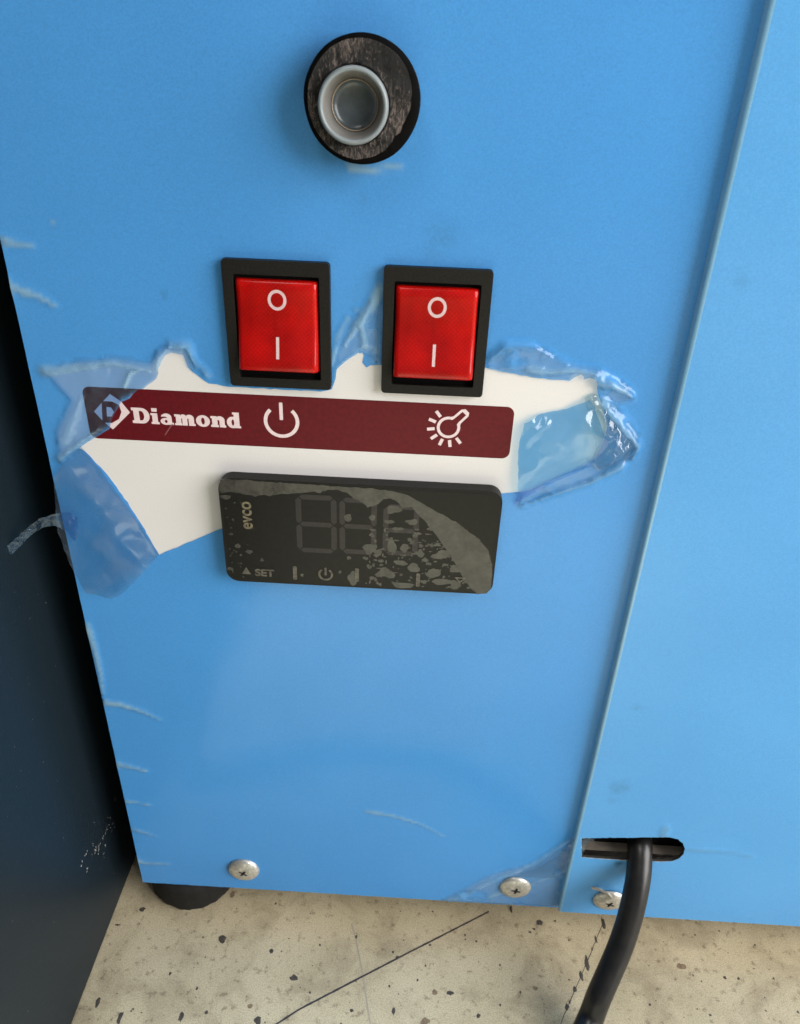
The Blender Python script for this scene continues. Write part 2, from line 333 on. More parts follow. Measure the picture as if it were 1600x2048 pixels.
def lathe_y(name, cx, cz, prof, material, parent, n=64, offs=None, caps=True, jit=0.0, **kw):
    """revolve [(radius, y)] about the axis parallel to Y through (cx, cz)"""
    V, F = [], []
    for k, (r, y) in enumerate(prof):
        ox, oz = offs[k] if offs else (0, 0)
        for i in range(n):
            a = 2*math.pi*i/n; rr = r*(1+jit*noise.noise((3*math.cos(a), 3*math.sin(a), k*.3)))
            V.append((cx+ox+rr*math.cos(a), y, cz+oz+rr*math.sin(a)))
    for k in range(len(prof)-1):
        for i in range(n): F.append((k*n+i, k*n+(i+1) % n, (k+1)*n+(i+1) % n, (k+1)*n+i))
    if caps: F.append(tuple((len(prof)-1)*n+i for i in range(n)))
    me = mesh(name, V, F)
    bm = bmesh.new(); bm.from_mesh(me); bmesh.ops.recalc_face_normals(bm, faces=bm.faces); bm.to_mesh(me); bm.free()
    return link(name, me, material, parent, **kw)
def text_mesh(name, body, size, x, z, y, material, parent, bold=0.0, sx=1.0, rot=0.0, shear=0.0):
    cu = bpy.data.curves.new(name, 'FONT'); cu.body = body; cu.size = size*MM; cu.offset = bold*MM; cu.shear = shear
    t = bpy.data.objects.new(name, cu); COL.objects.link(t); bpy.context.view_layer.update()
    me = bpy.data.meshes.new_from_object(t.evaluated_get(bpy.context.evaluated_depsgraph_get())); bpy.data.objects.remove(t)
    for v in me.vertices:
        px, pz = v.co.x*sx, v.co.y; c, s = math.cos(rot), math.sin(rot)
        v.co = (x*MM+px*c-pz*s, y*MM, z*MM+px*s+pz*c)
    return link(name, me, material, parent)
def seg_dist(p, poly):
    best = (1e9, 0); L = 0; tot = sum(math.hypot(poly[i+1][0]-poly[i][0], poly[i+1][1]-poly[i][1]) for i in range(len(poly)-1)) or 1
    for i in range(len(poly)-1):
        ax, az = poly[i][0], poly[i][1]; bx, bz = poly[i+1][0], poly[i+1][1]; dx, dz = bx-ax, bz-az; l2 = dx*dx+dz*dz or 1e-9
        t = max(0, min(1, ((p[0]-ax)*dx+(p[1]-az)*dz)/l2)); d = math.hypot(p[0]-ax-t*dx, p[1]-az-t*dz)
        if d < best[0]: best = (d, (L+t*math.sqrt(l2))/tot)
        L += math.sqrt(l2)
    return best
def sstep(a, b, x):
    t = max(0.0, min(1.0, (x-a)/(b-a))); return t*t*(3-2*t)
def creases(x, z, s, seed=0.0):
    """sharp crumple folds, 0..1"""
    a = abs(noise.noise((x*s, z*s, seed))); b = abs(noise.noise((x*s*2.1+3, z*s*2.1, seed+5))); c = abs(noise.noise((x*s*4.3, z*s*4.3+7, seed+9)))
    return (1-a*2)*0.55+(1-b*2)*0.3+(1-c*2)*0.15
def film(name, add, sub, height, material, parent, step, extra_pts=(), label=None, dirt=()):
    """thin film sheet: height(x, z) -> (lift off the panel in mm, looseness 0..1)"""
    x0 = min(p[0] for q in add for p in q); x1 = max(p[0] for q in add for p in q)
    z0 = min(p[1] for q in add for p in q); z1 = max(p[1] for q in add for p in q)
    pts = []
    nx, nz = int((x1-x0)/step), int((z1-z0)/step)
    for j in range(nz+1):
        for i in range(nx+1):
            pts.append((x0+(i+.5*(j % 2))*step+0.05*random.random(), z0+j*step+0.05*random.random()))
    v, f = tri_region(add, sub, list(pts)+list(extra_pts))
    V, A, T = [], [], []
    for x, z in v:
        h, l, *t = height(x, z); V.append((x, -h, z)); A.append(l); T.append(t[0] if t else 1.0)
    me = mesh(name, V, f)
    at = me.attributes.new("loose", 'FLOAT', 'POINT'); at.data.foreach_set("value", A)
    ath = me.attributes.new("thin", 'FLOAT', 'POINT'); ath.data.foreach_set("value", T)
    if dirt:
        D = []
        for x, z in v:
            d = 0
            for cx, cz, rr, k in dirt:
                q = math.hypot(x-cx, z-cz)
                if q < rr*2: d = max(d, k*(1-sstep(.2*rr, 1.3*rr, q*(1+.7*noise.noise((x*.5, z*.5, 4))))))
            D.append(d)
        ad = me.attributes.new("dirt", 'FLOAT', 'POINT'); ad.data.foreach_set("value", D)
    return link(name, me, material, parent, smooth=True, label=label)

# ------------------------------------------------------------------ floor
def build_floor():
    n = 40; S = 3000.0
    me = mesh("floor", [(-S, -S, 0), (S, -S, 0), (S, S, 0), (-S, S, 0)], [(0, 1, 2, 3)])
    fl = link("floor", me, M['floor'], kind='structure')
    fl["label"] = "pale beige concrete floor with dark specks and scratches"
    specks = [(32.36, -10.77, 1.9, 1.8), (62.3, -23.4, 1.9, 1.2), (-2.24, -1.01, 1.3, 1.1), (-9.81, -7.88, 1.2, 0.4), (-6.63, -36.38, 0.9, 1.7), (3.16, -40.81, 1, 2.6), (24.58, -39.53, 0.9, 1.9), (51.84, -39.04, 1.4, 1.5), (156.95, 3.63, 1.6, 1.3), (145.76, 8.79, 0.8, 1.6), (120.46, -25.54, 1.5, 0.9), (99.96, -32.99, 0.7, 1.4), (83.93, -6.7, 0.8, 0.8), (27.54, -29.46, 0.6, 0.7), (33.14, -37.35, 0.8, 0.7), (84.81, -33.56, 0.8, 0.7), (130.65, -32.65, 0.8, 0.9), (225.14, -13.36, 0.7, 0.7), (230.21, -13.41, 0.6, 0.6), (243.71, -12.58, 0.6, 0.5), (52.12, -14.17, 0.9, 1.1), (24.71, -10.66, 0.4, 0.4), (182.55, 4.85, 1, 2.9), (178.38, -1.71, 0.6, 1.6), (176.13, -5.6, 0.4, 0.8), (173.22, -11.35, 1, 3.2), (170.33, -16.19, 0.9, 2), (167.1, -21.28, 1.1, 1.2), (164.38, -25.84, 0.4, 0.7), (163.2, -27.63, 0.9, 1.3), (100.51, -13.62, 0.8, 0.7), (98.68, -11.63, 0.6, 0.6), (138.69, -28.43, 0.5, 0.5), (16.19, -24.99, 0.5, 0.8), (193.99, -25.08, 0.5, 0.6), (215.24, -27.23, 0.6, 0.5), (241.24, 0.07, 0.5, 0.4), (218.44, 2.64, 0.5, 0.4), (70.33, -10.71, 0.5, 0.6), (112.91, -8.02, 0.6, 0.5), (126.67, -3.19, 0.5, 0.5), (69.01, -28.33, 0.6, 0.5), (108.36, -21.47, 0.5, 0.5), (139.7, -14.01, 0.5, 0.5)]
    V, F, Fb = [], [], []
    def blob(x, y, rx, ry, hgt=0.12):
        s = len(V); n = 14; ph = random.random()*9
        V.append((x, y, hgt))
        for i in range(n):
            a = 2*math.pi*i/n; k = 1+.55*noise.noise((1.4*math.cos(a)+ph, 1.4*math.sin(a), ph))
            V.append((x+rx*k*math.cos(a), y+ry*k*math.sin(a), 0.02))
        return [(s, s+1+i, s+1+(i+1) % n) for i in range(n)]
    for x, y, rx, ry in specks: F += blob(x, y, rx*.85, ry*.85)
    for i in range(150):
        x, y = random.uniform(-10, 260), random.uniform(-60, 20); r = random.uniform(.12, .42)
        F += blob(x, y, r, r*random.uniform(.5, 1.3), 0.06)
    for x, y in [(163.11, 4.85), (154.26, 0.99), (152.54, -0.34)]: F += blob(x, y, .6, .4)
    link("dirt_speck", mesh("dirt_speck", V, F), M['stain'], fl, kind='stuff')
    V.clear(); F = []
    for x, y, rx, ry in [(209.43, -10.04, 1.9, 1.1), (31.95, 7.63, 1.1, 1.4), (152.18, -21.65, 1, 0.8), (114.92, -25.53, 1.3, 0.9), (48.13, -34.26, 1, 0.8), (111.38, -35.81, 1.5, 1.4)]: F += blob(x, y, rx, ry, .08)
    link("brown_stain", mesh("brown_stain", list(V), F), M['stain_brown'], fl, kind='stuff')
    def scratch(name, pts, w, m):
        pts = densify(pts, 1.0, closed=False)+[pts[-1]]
        ws = [w*(.75+.5*abs(noise.noise((p[0]*.3, p[1]*.3, 2)))) for p in pts]
        ol = stroke([(p[0]+.12*noise.noise((p[0]*.5, p[1]*.5, 3)), p[1]) for p in pts], ws)
        v, f = tri_region([ol]); link(name, mesh(name, [(a, b, 0.05) for a, b in v], f), m, fl)
    scratch("scratch", [(46.01, -48.65), (59.05, -39.43), (66.24, -34.18), (83.31, -24.09), (101.46, -13.37), (120.77, -2.16), (136.72, 7.14)], .8, M['crack'])
    scratch("faint_scratch", [(81.66, -1.61), (84.04, -7.88), (86.82, -17.3), (89.34, -27.09), (92.32, -39.57)], .6, M['faint'])
    scratch("faint_scratch", [(149.87, -26.02), (159.25, -24.41), (172.76, -20.75), (184.49, -17.87), (202.58, -12.9)], .28, M['faint'])
    scratch("scratch", [(182.99, 6.13), (179.5, 0.17), (174.38, -9), (170.93, -14.86), (167.07, -21.45), (161.71, -30.45), (157.34, -38.92)], .3, M['stain'])
    return fl
build_floor()

# ------------------------------------------------------------------ dark neighbour cabinet on the left
def build_cabinet():
    X = -12.4
    root = empty("dark_cabinet", (X-200, 150, 0), "glossy black cabinet side standing left of the blue film covered appliance", "cabinet")
    bm = bmesh.new(); bmesh.ops.create_cube(bm, size=1)
    for v in bm.verts: v.co = ((X-400+400*(v.co.x+.5))*MM, (-420+900*(v.co.y+.5))*MM, (1.0+520*(v.co.z+.5))*MM)
    bmesh.ops.bevel(bm, geom=[e for e in bm.edges], offset=.0008, segments=2, affect='EDGES')
    me = bpy.data.meshes.new("cabinet_body"); bm.to_mesh(me); bm.free()
    o = link("cabinet_body", me, M['cabinet'], root); o.location = -root.location
    V, F = [], []
    sc = [(5.66, 40.51), (3.9, 39.94), (9.71, 36.66), (7.73, 36.91), (15.82, 43.56), (0.5, 40.14), (-1.83, 40.42), (-4.63, 42.83), (-5.77, 42.39), (-7.07, 44.78), (-11.52, 48.17), (-13.1, 42.49), (-1.5, 33.19), (7.84, 42.03), (9.99, 34.81), (-3.99, 39.91), (1.27, 36.15), (-15.59, 48.92), (15.28, 44.81)]
    for y, z in sc:
        for k in range(3):
            yy, zz = y+random.gauss(0, .7), z+random.gauss(0, .9); s = len(V); n = 7; a0 = R(55)+random.gauss(0, .4); l = random.uniform(.15, .65); w = random.uniform(.08, .22)
            for i in range(n):
                a = 2*math.pi*i/n; p, q = l*math.cos(a), w*math.sin(a)
                V.append((X+.06, yy+p*math.cos(a0)-q*math.sin(a0), zz+p*math.sin(a0)+q*math.cos(a0)))
            F.append(tuple(s+i for i in range(n)))
    for k in range(70):
        yy, zz = random.uniform(-60, 10), random.uniform(5, 190); s = len(V); q = random.uniform(.05, .14)
        for i in range(6): V.append((X+.05, yy+q*math.cos(i*1.047), zz+q*random.uniform(.6, 1.5)*math.sin(i*1.047)))
        F.append(tuple(s+i for i in range(6)))
    s = link("scuff_mark", mesh("scuff_mark", V, F), M['scuff'], root, kind='stuff'); s.location = -root.location
build_cabinet()

# ------------------------------------------------------------------ the appliance
W, ZB, ZT = 161.0, 17.0, 420.0
app = empty("appliance", (0, 0, 0), "blue film covered white metal appliance with two red rocker switches and a burgundy strip", "appliance")

# front panel with a bore for the drain pipe, body sides behind it
SC = (83.6, 288.2)         # drain pipe centre
plate("front_panel", [[(0, ZB), (W+2, ZB), (W+2, ZT), (0, ZT)]], [circ(*SC, 9.5)], 0.0, 1.0, M['white'], app)
def body():
    V, F = [], []
    def box(x0, y0, z0, x1, y1, z1):
        s = len(V)
        V.extend([(x0, y0, z0), (x1, y0, z0), (x1, y1, z0), (x0, y1, z0), (x0, y0, z1), (x1, y0, z1), (x1, y1, z1), (x0, y1, z1)])
        F.extend([tuple(s+i for i in q) for q in ((0, 3, 2, 1), (4, 5, 6, 7), (0, 1, 5, 4), (1, 2, 6, 5), (2, 3, 7, 6), (3, 0, 4, 7))])
    box(0, 1.0, ZB+.2, 1.0, 320, ZT); box(1.0, 319, ZB+.2, 420, 320, ZT); box(1.0, 4, ZB+.4, 419, 318.9, ZB+1.2); box(419, 1.2, ZB+.2, 420, 318.9, ZT)
    box(1.0, 30, ZB+1.3, 156, 31, ZT); box(1.0, 1.0, ZT-1, 418.9, 318.9, ZT-.1)
    link("body_shell", mesh("body_shell", V, F), M['white'], app)
body()

# right cover: folded left edge, standing about 2 mm proud of the front panel, with the cable slot
YR = -3.0; XR = 160.95; RR = 0.8; ZRB = 19.2
slot = [(162.88, 62.29), (169.22, 63.15), (177.82, 63.95), (186.33, 65.01), (193.15, 65.64), (196.1, 64.83), (198.27, 62.86), (199.61, 59.97), (199.75, 56.93), (198.74, 54.31), (196.78, 52.7), (192.48, 52.01), (187.18, 51.78), (180.06, 51.67), (171.13, 51.67), (164.48, 51.88)]
sc_ = plate("side_cover", [[(XR+RR, ZRB), (420, ZRB), (420, ZT), (XR+RR, ZT)]], [slot], YR, 1.0, M['white'], app)
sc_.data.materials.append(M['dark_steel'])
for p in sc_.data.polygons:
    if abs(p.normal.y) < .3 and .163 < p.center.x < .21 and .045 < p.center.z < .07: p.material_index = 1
def fold_edge():
    V, F = [], []; prof = []
    for i in range(9):
        a = math.pi/2*i/8; prof.append((XR+RR-RR*math.sin(a)-.002, YR+.45-.45*math.cos(a)))
    prof += [(XR, -.02)]
    zs = [ZRB, 58.0-7.3, 58.0+7.3, ZT]
    for z in (ZRB, ZT): V += [(x, y, z) for x, y in prof]
    n = len(prof); F = [(i, i+1, n+i+1, n+i) for i in range(n-1)]
    link("folded_edge", mesh("folded_edge", V, F), M['white'], app, smooth=False)
fold_edge()
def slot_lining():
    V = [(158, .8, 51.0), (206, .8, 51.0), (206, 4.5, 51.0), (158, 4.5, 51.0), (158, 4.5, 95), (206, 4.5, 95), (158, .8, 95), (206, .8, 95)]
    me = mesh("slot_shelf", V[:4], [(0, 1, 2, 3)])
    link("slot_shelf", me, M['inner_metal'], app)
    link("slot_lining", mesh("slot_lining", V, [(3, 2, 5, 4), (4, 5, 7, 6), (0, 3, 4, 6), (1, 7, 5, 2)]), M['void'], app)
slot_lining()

# ---- blue protective film on the front panel, torn open round the strip and the controller
hole = [(25.88, 171.29), (22.96, 179.54), (19.28, 188.22), (15.06, 196.53), (11.02, 202.3), (8.97, 204.4), (11.28, 206.13), (13.82, 207.71), (17.69, 210.35), (18.91, 213.1), (22.14, 217.97), (24.25, 219.17), (27.03, 221.61), (28.5, 222.09), (29.93, 223.23), (30.78, 223.93), (32.18, 224.93), (32.73, 226.27), (33.16, 227.73), (34.29, 229.72), (35.22, 231.17), (36.53, 231.75), (37.63, 231.67), (39.46, 231.38), (39.92, 229.87), (40.47, 228.09), (41.47, 226.84), (42.52, 226.11), (44.03, 224.73), (45.36, 224.14), (48.6, 223.64), (53.01, 223.47), (73.18, 223.43), (75.95, 224.1), (76.72, 225.33), (77.11, 227.05), (77.37, 228.63), (77.63, 229.67), (78.99, 231.15), (80.71, 232.5), (82.06, 233.46), (82.66, 234.11), (83.15, 233.76), (83.76, 233.92), (84.26, 233.31), (83.91, 231.52), (84.66, 230.28), (85.64, 230.84), (87.11, 230.91), (88.21, 231.22), (93.04, 230.05), (111.39, 230.96), (113.89, 231.72), (118.86, 230.82), (125.32, 229.86), (129.9, 229.44), (134.67, 229.43), (135.83, 230.64), (137.06, 231.34), (137.74, 230.87), (137.86, 230.1), (139.23, 230.68), (140.84, 230.51), (141.83, 226.67), (143.84, 222.8), (145.87, 218.17), (145.43, 213.28), (144.23, 208.95), (140.84, 205.86), (134.79, 202.57), (128.68, 198.78), (125.36, 197.67), (121.17, 196.97), (80.75, 192.61), (44.32, 181.16)]
ridges = [
    ([(45.02, 298.5), (45.37, 298)], .45, .1, .5), ([(44.9, 265.6), (45.18, 265.08)], .4, .1, .5), ([(12.71, 261.2), (13.09, 260.78)], .4, .1, .35), ([(16.95, 251.62), (17.04, 251.51)], .3, .1, .3),  # traced tension wrinkles: (points, half width mm, lift mm, looseness)
    ([(-1.43, 256.89), (3.08, 256.2), (8.26, 255.31)], 1.3, .30, 0.54),
    ([(-3.95, 246.31), (1.86, 245.39), (6.38, 243.94), (9.85, 241.94)], 1.5, .35, 0.65),
    ([(0.85, 112), (5.38, 111.46), (11.67, 109.26), (17.83, 105.67)], 1.25, .40, 0.71),
    ([(0.29, 82.81), (4.71, 81.93), (11.08, 79.96)], 1.3, .35, 0.59),
    ([(0.24, 63.7), (3.83, 63.48), (9.47, 62.37)], .8, .30, 0.51),
    ([(-0.2, 48.25), (4.84, 47.01), (8.69, 45.08)], 1.1, .3, 0.44),
    ([(-0.24, 29.52), (4.27, 28.74), (11.99, 28.87)], 1.1, .3, 0.51),
    ([(0.18, 143.92), (1, 136.08), (1.17, 125.83), (0.36, 115.05)], 1.2, .35, 0.58),
    ([(87.07, 66.04), (96.9, 64.24), (105.96, 60.99), (114.94, 54.91)], .95, .22, 0.44),
    ([(80.66, 275.38), (85, 275.05), (91.47, 275.89)], 1.0, .25, 0.58),
    ([(87.7, 249.25), (84.84, 244.43), (81.3, 238.84), (79.48, 235.66)], 1.6, .40, 0.51),
    ([(75.76, 230.42), (79.49, 241.79), (83.64, 245.56)], .7, .30, 0.42),
    ([(84.34, 235.9), (83.33, 240.76), (85.99, 246.84)], 1.1, .35, 0.42),
    ([(37.07, 233.62), (40.8, 233.8), (42.01, 230.05), (45.63, 226.07)], 1.2, .8, 0.51),
    ([(32.98, 227.66), (33.64, 230.92), (36.42, 233.34)], 1.2, .9, 0.59),
    ([(3.79, 225.3), (11.65, 226.61), (21.41, 228.39), (30.62, 226.9)], 1.6, .45, 0.37),
    ([(23.68, 222.59), (25.7, 226), (28.81, 227.46)], .7, .5, 0.59),
    ([(5.26, 206.31), (9.27, 213.65), (12.24, 219.31)], 1.8, .6, 0.31),
    ([(2.9, 201.04), (9.97, 206.57), (15.27, 210.44)], 1.2, .8, 0.51),
    ([(115.36, 234.27), (118.05, 237.52), (124.01, 237.81), (129.13, 235.32)], 1.0, .7, 0.10),
    ([(124.69, 232.2), (129.63, 231.56), (135.59, 232.36), (140.55, 231.72)], 1.4, .7, 0.48),
    ([(140.86, 229.81), (145.27, 229), (150.27, 226.39)], 1.8, 1.3, 0.58),
    ([(142.93, 224.69), (149.02, 218.27), (154.42, 213), (153.44, 209.39)], 1.7, 1.2, 0.51),
    ([(151.03, 207.09), (144.08, 201.98), (135.43, 198.02), (127.29, 193.71)], 1.3, .9, 0.41),
    ([(119.65, 17.12), (134.73, 31.12), (147.6, 41.36), (161.64, 58.4)], 1.6, .35, 0.20),
    ([(134.66, 21.81), (148.85, 30.99), (160.75, 39.68)], 1.5, .35, 0.24),
]
patches = [  # loosened areas: (outline, lift mm, crumple scale, looseness)
    ([(3.25, 225.8), (12.01, 228.58), (22.3, 230.11), (30.93, 229.25), (35.21, 233.53), (39.02, 234.47), (41.53, 232.57), (42.25, 227.47), (35.37, 224.51), (23.07, 218.51), (19.37, 211.37), (13.33, 206.75), (2.61, 199.53), (3.4, 209.09), (8.73, 217.77)], .50, .16, .34),
    ([(114.12, 234.59), (118.05, 237.52), (126.39, 237.92), (134.15, 233.94), (141.54, 233.04), (149.84, 228.71), (151.73, 225.14), (147.4, 223.86), (141.49, 225.94), (136.11, 228.93), (125.02, 229.4), (114.42, 231.31)], .85, .19, .16),
    ([(141.99, 226.62), (147.33, 224.25), (154.52, 215.8), (155.2, 210.92), (151.29, 205.64), (144.15, 201.54), (134.21, 197.19), (125.96, 193.63), (124.75, 205.62), (132.46, 210.38), (141.54, 217.87)], .7, .19, .12),
    ([(76.31, 223.93), (76.78, 233.65), (80.69, 241.85), (87.93, 249.84), (88.33, 231.04), (83.14, 233.96)], .4, .2, .16),
    ([(115.81, 16.72), (134.3, 35.61), (149.14, 43.85), (161.44, 59.76), (167.66, 18.19), (139.02, 16.53)], .45, .14, .18),
]
hole_j = densify(hole, 1.2, 0.25)
def film_height(x, z):
    h = 0.14; l = 0.0; th = 0.0
    for pl, w, up, lo in ridges:
        if not (min(p[0] for p in pl)-3*w < x < max(p[0] for p in pl)+3*w and min(p[1] for p in pl)-3*w < z < max(p[1] for p in pl)+3*w): continue
        d, t = seg_dist((x, z), pl); wt = w*(1.45-1.0*t)*(1+.35*noise.noise((x*.5, z*.5, 6))); k = 1-sstep(.1*wt, wt, d)
        h += up*k; l = max(l, (2.5 if up < .6 else 1.5)*lo*sstep(0, .9, k)*(1-.3*t)); th = max(th, min(.6, 1.0*lo)*sstep(.05, 1, k)*(1-.45*t))
    for pl, up, s, lo in patches:
        if not (min(p[0] for p in pl) < x < max(p[0] for p in pl) and min(p[1] for p in pl) < z < max(p[1] for p in pl)): continue
        if inside((x, z), pl):
            d, _ = seg_dist((x, z), pl+[pl[0]]); k = sstep(0, 3.0, d+1.2); c = creases(x, z, s, 3.3)
            h += up*k*max(0, c+.1); l = max(l, (.45 if lo > .33 else 1)*lo*k*(.4+.8*max(0, c))); th = max(th, k if lo > .33 else .8*k*sstep(-.2, .5, noise.noise((x*.12, z*.12, 8))+.45))
    return h, min(1.2, l), th
fine_pts = []
for pl, up, s_, lo in patches:
    ax, bx, az, bz = min(p[0] for p in pl), max(p[0] for p in pl), min(p[1] for p in pl), max(p[1] for p in pl)
    for i in range(int((bx-ax)/.5)):
        for j in range(int((bz-az)/.5)):
            q = (ax+i*.5+.1*random.random(), az+j*.5+.1*random.random())
            if inside(q, pl): fine_pts.append(q)
left_edge = [(0.05, ZT), (0.05, ZB+.1)]
bot = [(x, ZB-.25-.35*abs(noise.noise((x*.12, 4, 1)))-.2*max(0, noise.noise((x*.9, 2, 1)))) for x in [i*.8 for i in range(1, 199)]]
front_outline = [(-0.1, 340)]+[(-0.10-.15*max(0, noise.noise((0, z*.1, 2))), z) for z in range(330, 19, -4)]+[(-.1, ZB-.3)]+bot+[(XR+.5, ZB-.2), (XR+.5, 340)]
film("protective_film", [front_outline], [hole_j, circ(*SC, 11.75, n=64)], film_height, M['film'], app, 1.05, extra_pts=fine_pts, dirt=[(101.49, 262.1, 4.5, 0.26), (98.87, 258.73, 3, 0.2), (36.72, 245.78, 0.9, 0.6), (83.43, 269.23, 1.2, 0.25), (117.04, 235.61, 2.5, 0.3)])
# film on the right cover
def film2_height(x, z):
    h = .14; l = 0
    d, t = seg_dist((x, z), SL); k = 1-sstep(.1, 1.0, d); h += .25*k; l = max(l, .30*k*(1-.5*t))
    d, t = seg_dist((x, z), SM); k = 1-sstep(.3, 1.6, d); h += .5*k; l = max(l, .4*k)
    return h-YR, l, l*1.2
SL = [(200.82, 59.25), (208.49, 59.42), (217.32, 59.15), (223.21, 58.04)]
SM = [(190.43, 67), (190.74, 70.5)]
slot_j = densify(slot, .8, .35)
film("protective_film", [[(XR+RR, 340), (XR+RR, ZRB-.3), (330, ZRB-.2), (330, 340)]], [slot_j], film2_height, M['film_pale'], app, 1.4, dirt=[(171.26, 88.93, 3.6, 0.42), (170.16, 82.86, 2, 0.25), (168.42, 255.62, 2.4, 0.26), (170.42, 125.59, 1.4, 0.35), (178.13, 49.49, 1.5, 1.5)])
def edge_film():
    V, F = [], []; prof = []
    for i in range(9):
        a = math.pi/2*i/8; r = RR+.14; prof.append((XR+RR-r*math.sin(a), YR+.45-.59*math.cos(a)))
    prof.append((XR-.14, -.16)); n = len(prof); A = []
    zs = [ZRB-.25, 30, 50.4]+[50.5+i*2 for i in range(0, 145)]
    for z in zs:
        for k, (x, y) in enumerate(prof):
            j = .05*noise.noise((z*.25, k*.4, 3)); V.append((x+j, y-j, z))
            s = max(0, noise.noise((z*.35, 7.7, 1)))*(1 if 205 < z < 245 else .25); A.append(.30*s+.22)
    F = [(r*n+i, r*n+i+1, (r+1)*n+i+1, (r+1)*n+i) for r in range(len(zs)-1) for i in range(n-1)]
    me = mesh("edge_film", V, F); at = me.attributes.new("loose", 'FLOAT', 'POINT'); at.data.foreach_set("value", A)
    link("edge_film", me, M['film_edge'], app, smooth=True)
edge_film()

# ---- loose flaps of torn film
def flap(name, outline, height, material, step=.7, label=None, jag=.3):
    return film(name, [densify(outline, .9, jag)], [], height, material, app, step, label=label)
fA = [(9.35, 205.02), (12.5, 200.03), (16.84, 191.59), (21.13, 183.1), (26.14, 171.74), (23.06, 168.09), (17.9, 162.47), (13.94, 157.69), (10.16, 155.42), (7.16, 156.33), (2.58, 157.49), (-0.2, 166.61), (-1.48, 178.12), (-0.35, 188.23), (1.33, 196.09), (3.77, 199.55)]
def hA(x, z):
    if not hasattr(hA, 'e'): hA.e = fA[:5]
    d, _ = seg_dist((x, z), hA.e)
    h = .45+1.5*sstep(0, 7, d)*(1-.6*sstep(7, 22, d))
    c = creases(x, z, .11, 1.2); h += .55*max(0, c)*sstep(0, 4, d)
    l = .12+.34*sstep(.45, .95, noise.noise((x*.10+4, z*.10, 3))+.55)+.10*max(0, c)
    return h, l
flap("film_flap", fA, hA, M['fold'], label="dull blue folded film flap left of the white patch")
tail = [(-19.5, 173.99), (-14.89, 175.61), (-11.11, 178.64), (-7.15, 182.12), (-3.94, 184.23), (-0.43, 184.6), (3.52, 185.15), (5.1, 183.34), (4.81, 178.8), (3.06, 175.4), (1.49, 178.92), (-1.15, 181.03), (-3.89, 181.19), (-7.05, 179.37), (-11.65, 174.98), (-17.11, 172.13), (-20.24, 170.92)]
def hT(x, z): return 1.2+max(0, -x)*.55+1.2*creases(x, z, .25, 8), .10+.22*max(0, creases(x, z, .4, 2))
flap("film_flap", tail, hT, M['strand'], step=.6, label="thin torn film strip hanging off the left edge of the appliance")
fC = [(124.85, 218.05), (124.46, 214.87), (124.15, 209.79), (125.02, 201.99), (125.52, 197.52), (125.02, 193.66), (127.54, 196.11), (133.56, 200.69), (140.81, 204.65), (143.6, 207.43), (144.41, 211.05), (146.21, 214.65), (143.66, 218.64), (141.66, 223.25), (139.88, 225.14), (138.54, 224.28), (133.85, 221.77), (128.67, 220.56)]
fCe = fC[:6]; fCl = [(125.57, 212.97), (127.72, 216.15), (130.38, 218.89)]
def hC(x, z):
    d, _ = seg_dist((x, z), fCe); s = seg_dist((x, z), fC[5:9])[0]; s2 = seg_dist((x, z), fC[13:])[0]
    bow = 3.4*sstep(0, 12, min(d+3.5, s*1.2, s2*1.5+1)); c = creases(x, z, .09, 4.4)
    st = noise.noise((x*.06+z*.02, z*.30-x*.10, 2.0))
    ln, _ = seg_dist((x, z), fCl); h0 = .9*(1-sstep(.1, 1.3, ln))
    h = .5+h0+bow*.8+.9*max(0, c)*sstep(0, 3, s)+.35*st
    return h, .12+.20*sstep(-.1, .5, st)+.12*sstep(4, 0, s2)
flap("film_flap", fC, hC, M['flap'], label="pale curled film flap right of the burgundy strip")
fE = [(138.79, 225.28), (140.41, 226.67), (142.33, 226.12), (145.8, 223.67), (148.95, 219.82), (151.67, 216.56), (153.66, 215.29), (154.19, 211.83), (151.58, 208.84), (148.92, 205.81), (145.09, 205.59), (143.47, 207.67), (144.04, 211.97), (141.9, 217.41), (140.64, 221.4)]
def hE(x, z):
    d, _ = seg_dist((x, z), fE+[fE[0]]); c = creases(x, z, .27, 7.1)
    c2 = creases(x, z, .55, 2.2); return .5+sstep(0, 4.0, d)*(.9+3.0*max(0, c)+.9*max(0, c2)), .05+.16*max(0, c)
flap("film_flap", fE, hE, M['fold'], step=.4, label="crumpled film bunched at the outer end of the curled flap")
fF = [(142.64, 35.19), (149.27, 41.78), (156.23, 51.12), (160.93, 61.87), (164.25, 63.27), (167.72, 61.4), (165.27, 58.98), (164.72, 53.34), (164.7, 48.79), (160.49, 46.65), (160.18, 39.9), (151.71, 36.98)]
def hF(x, z):
    t = sstep(138, 160, x); return .5+2.0*t+.35*max(0, creases(x, z, .2, 2)), .12+.22*sstep(150, 164, x)
flap("film_flap", fF, hF, M['fold'], step=.7, label="film stretched across the seam beside the cable slot")

# ---- burgundy strip with its print
LX0, LX1, LZ0, LZ1 = 12.4, 122.2, 207.3, 221.7
strip = plate("name_strip", [rrect(LX0, LZ0, LX1, LZ1, 2.0)], [], -0.06, 0.05, M['burgundy'], app)
YL = -0.075
def printed(name, add, sub=(), y=YL, material=None, parent=None): return plate(name, add, sub, y, 0, material or M['print'], parent or strip)
# emblem: lozenge with a D cut out of it
em = [(19.46, 219.98), (22, 218.07), (23.89, 215.14), (21.45, 212.78), (18.67, 210.09), (16.41, 212.37), (14.49, 214.93), (16.85, 217.4)]
dcut = [(16.94, 217.95), (19.65, 217.95), (21.33, 217.08), (21.68, 215.17), (20.72, 213.16), (18.7, 211.93), (16.21, 211.94)]
dfill = [(17.97, 216.36), (19.13, 216.28), (19.72, 215.06), (18.86, 213.77), (17.67, 213.7)]
printed("emblem", [em], [dcut]); printed("emblem_letter", [dfill])
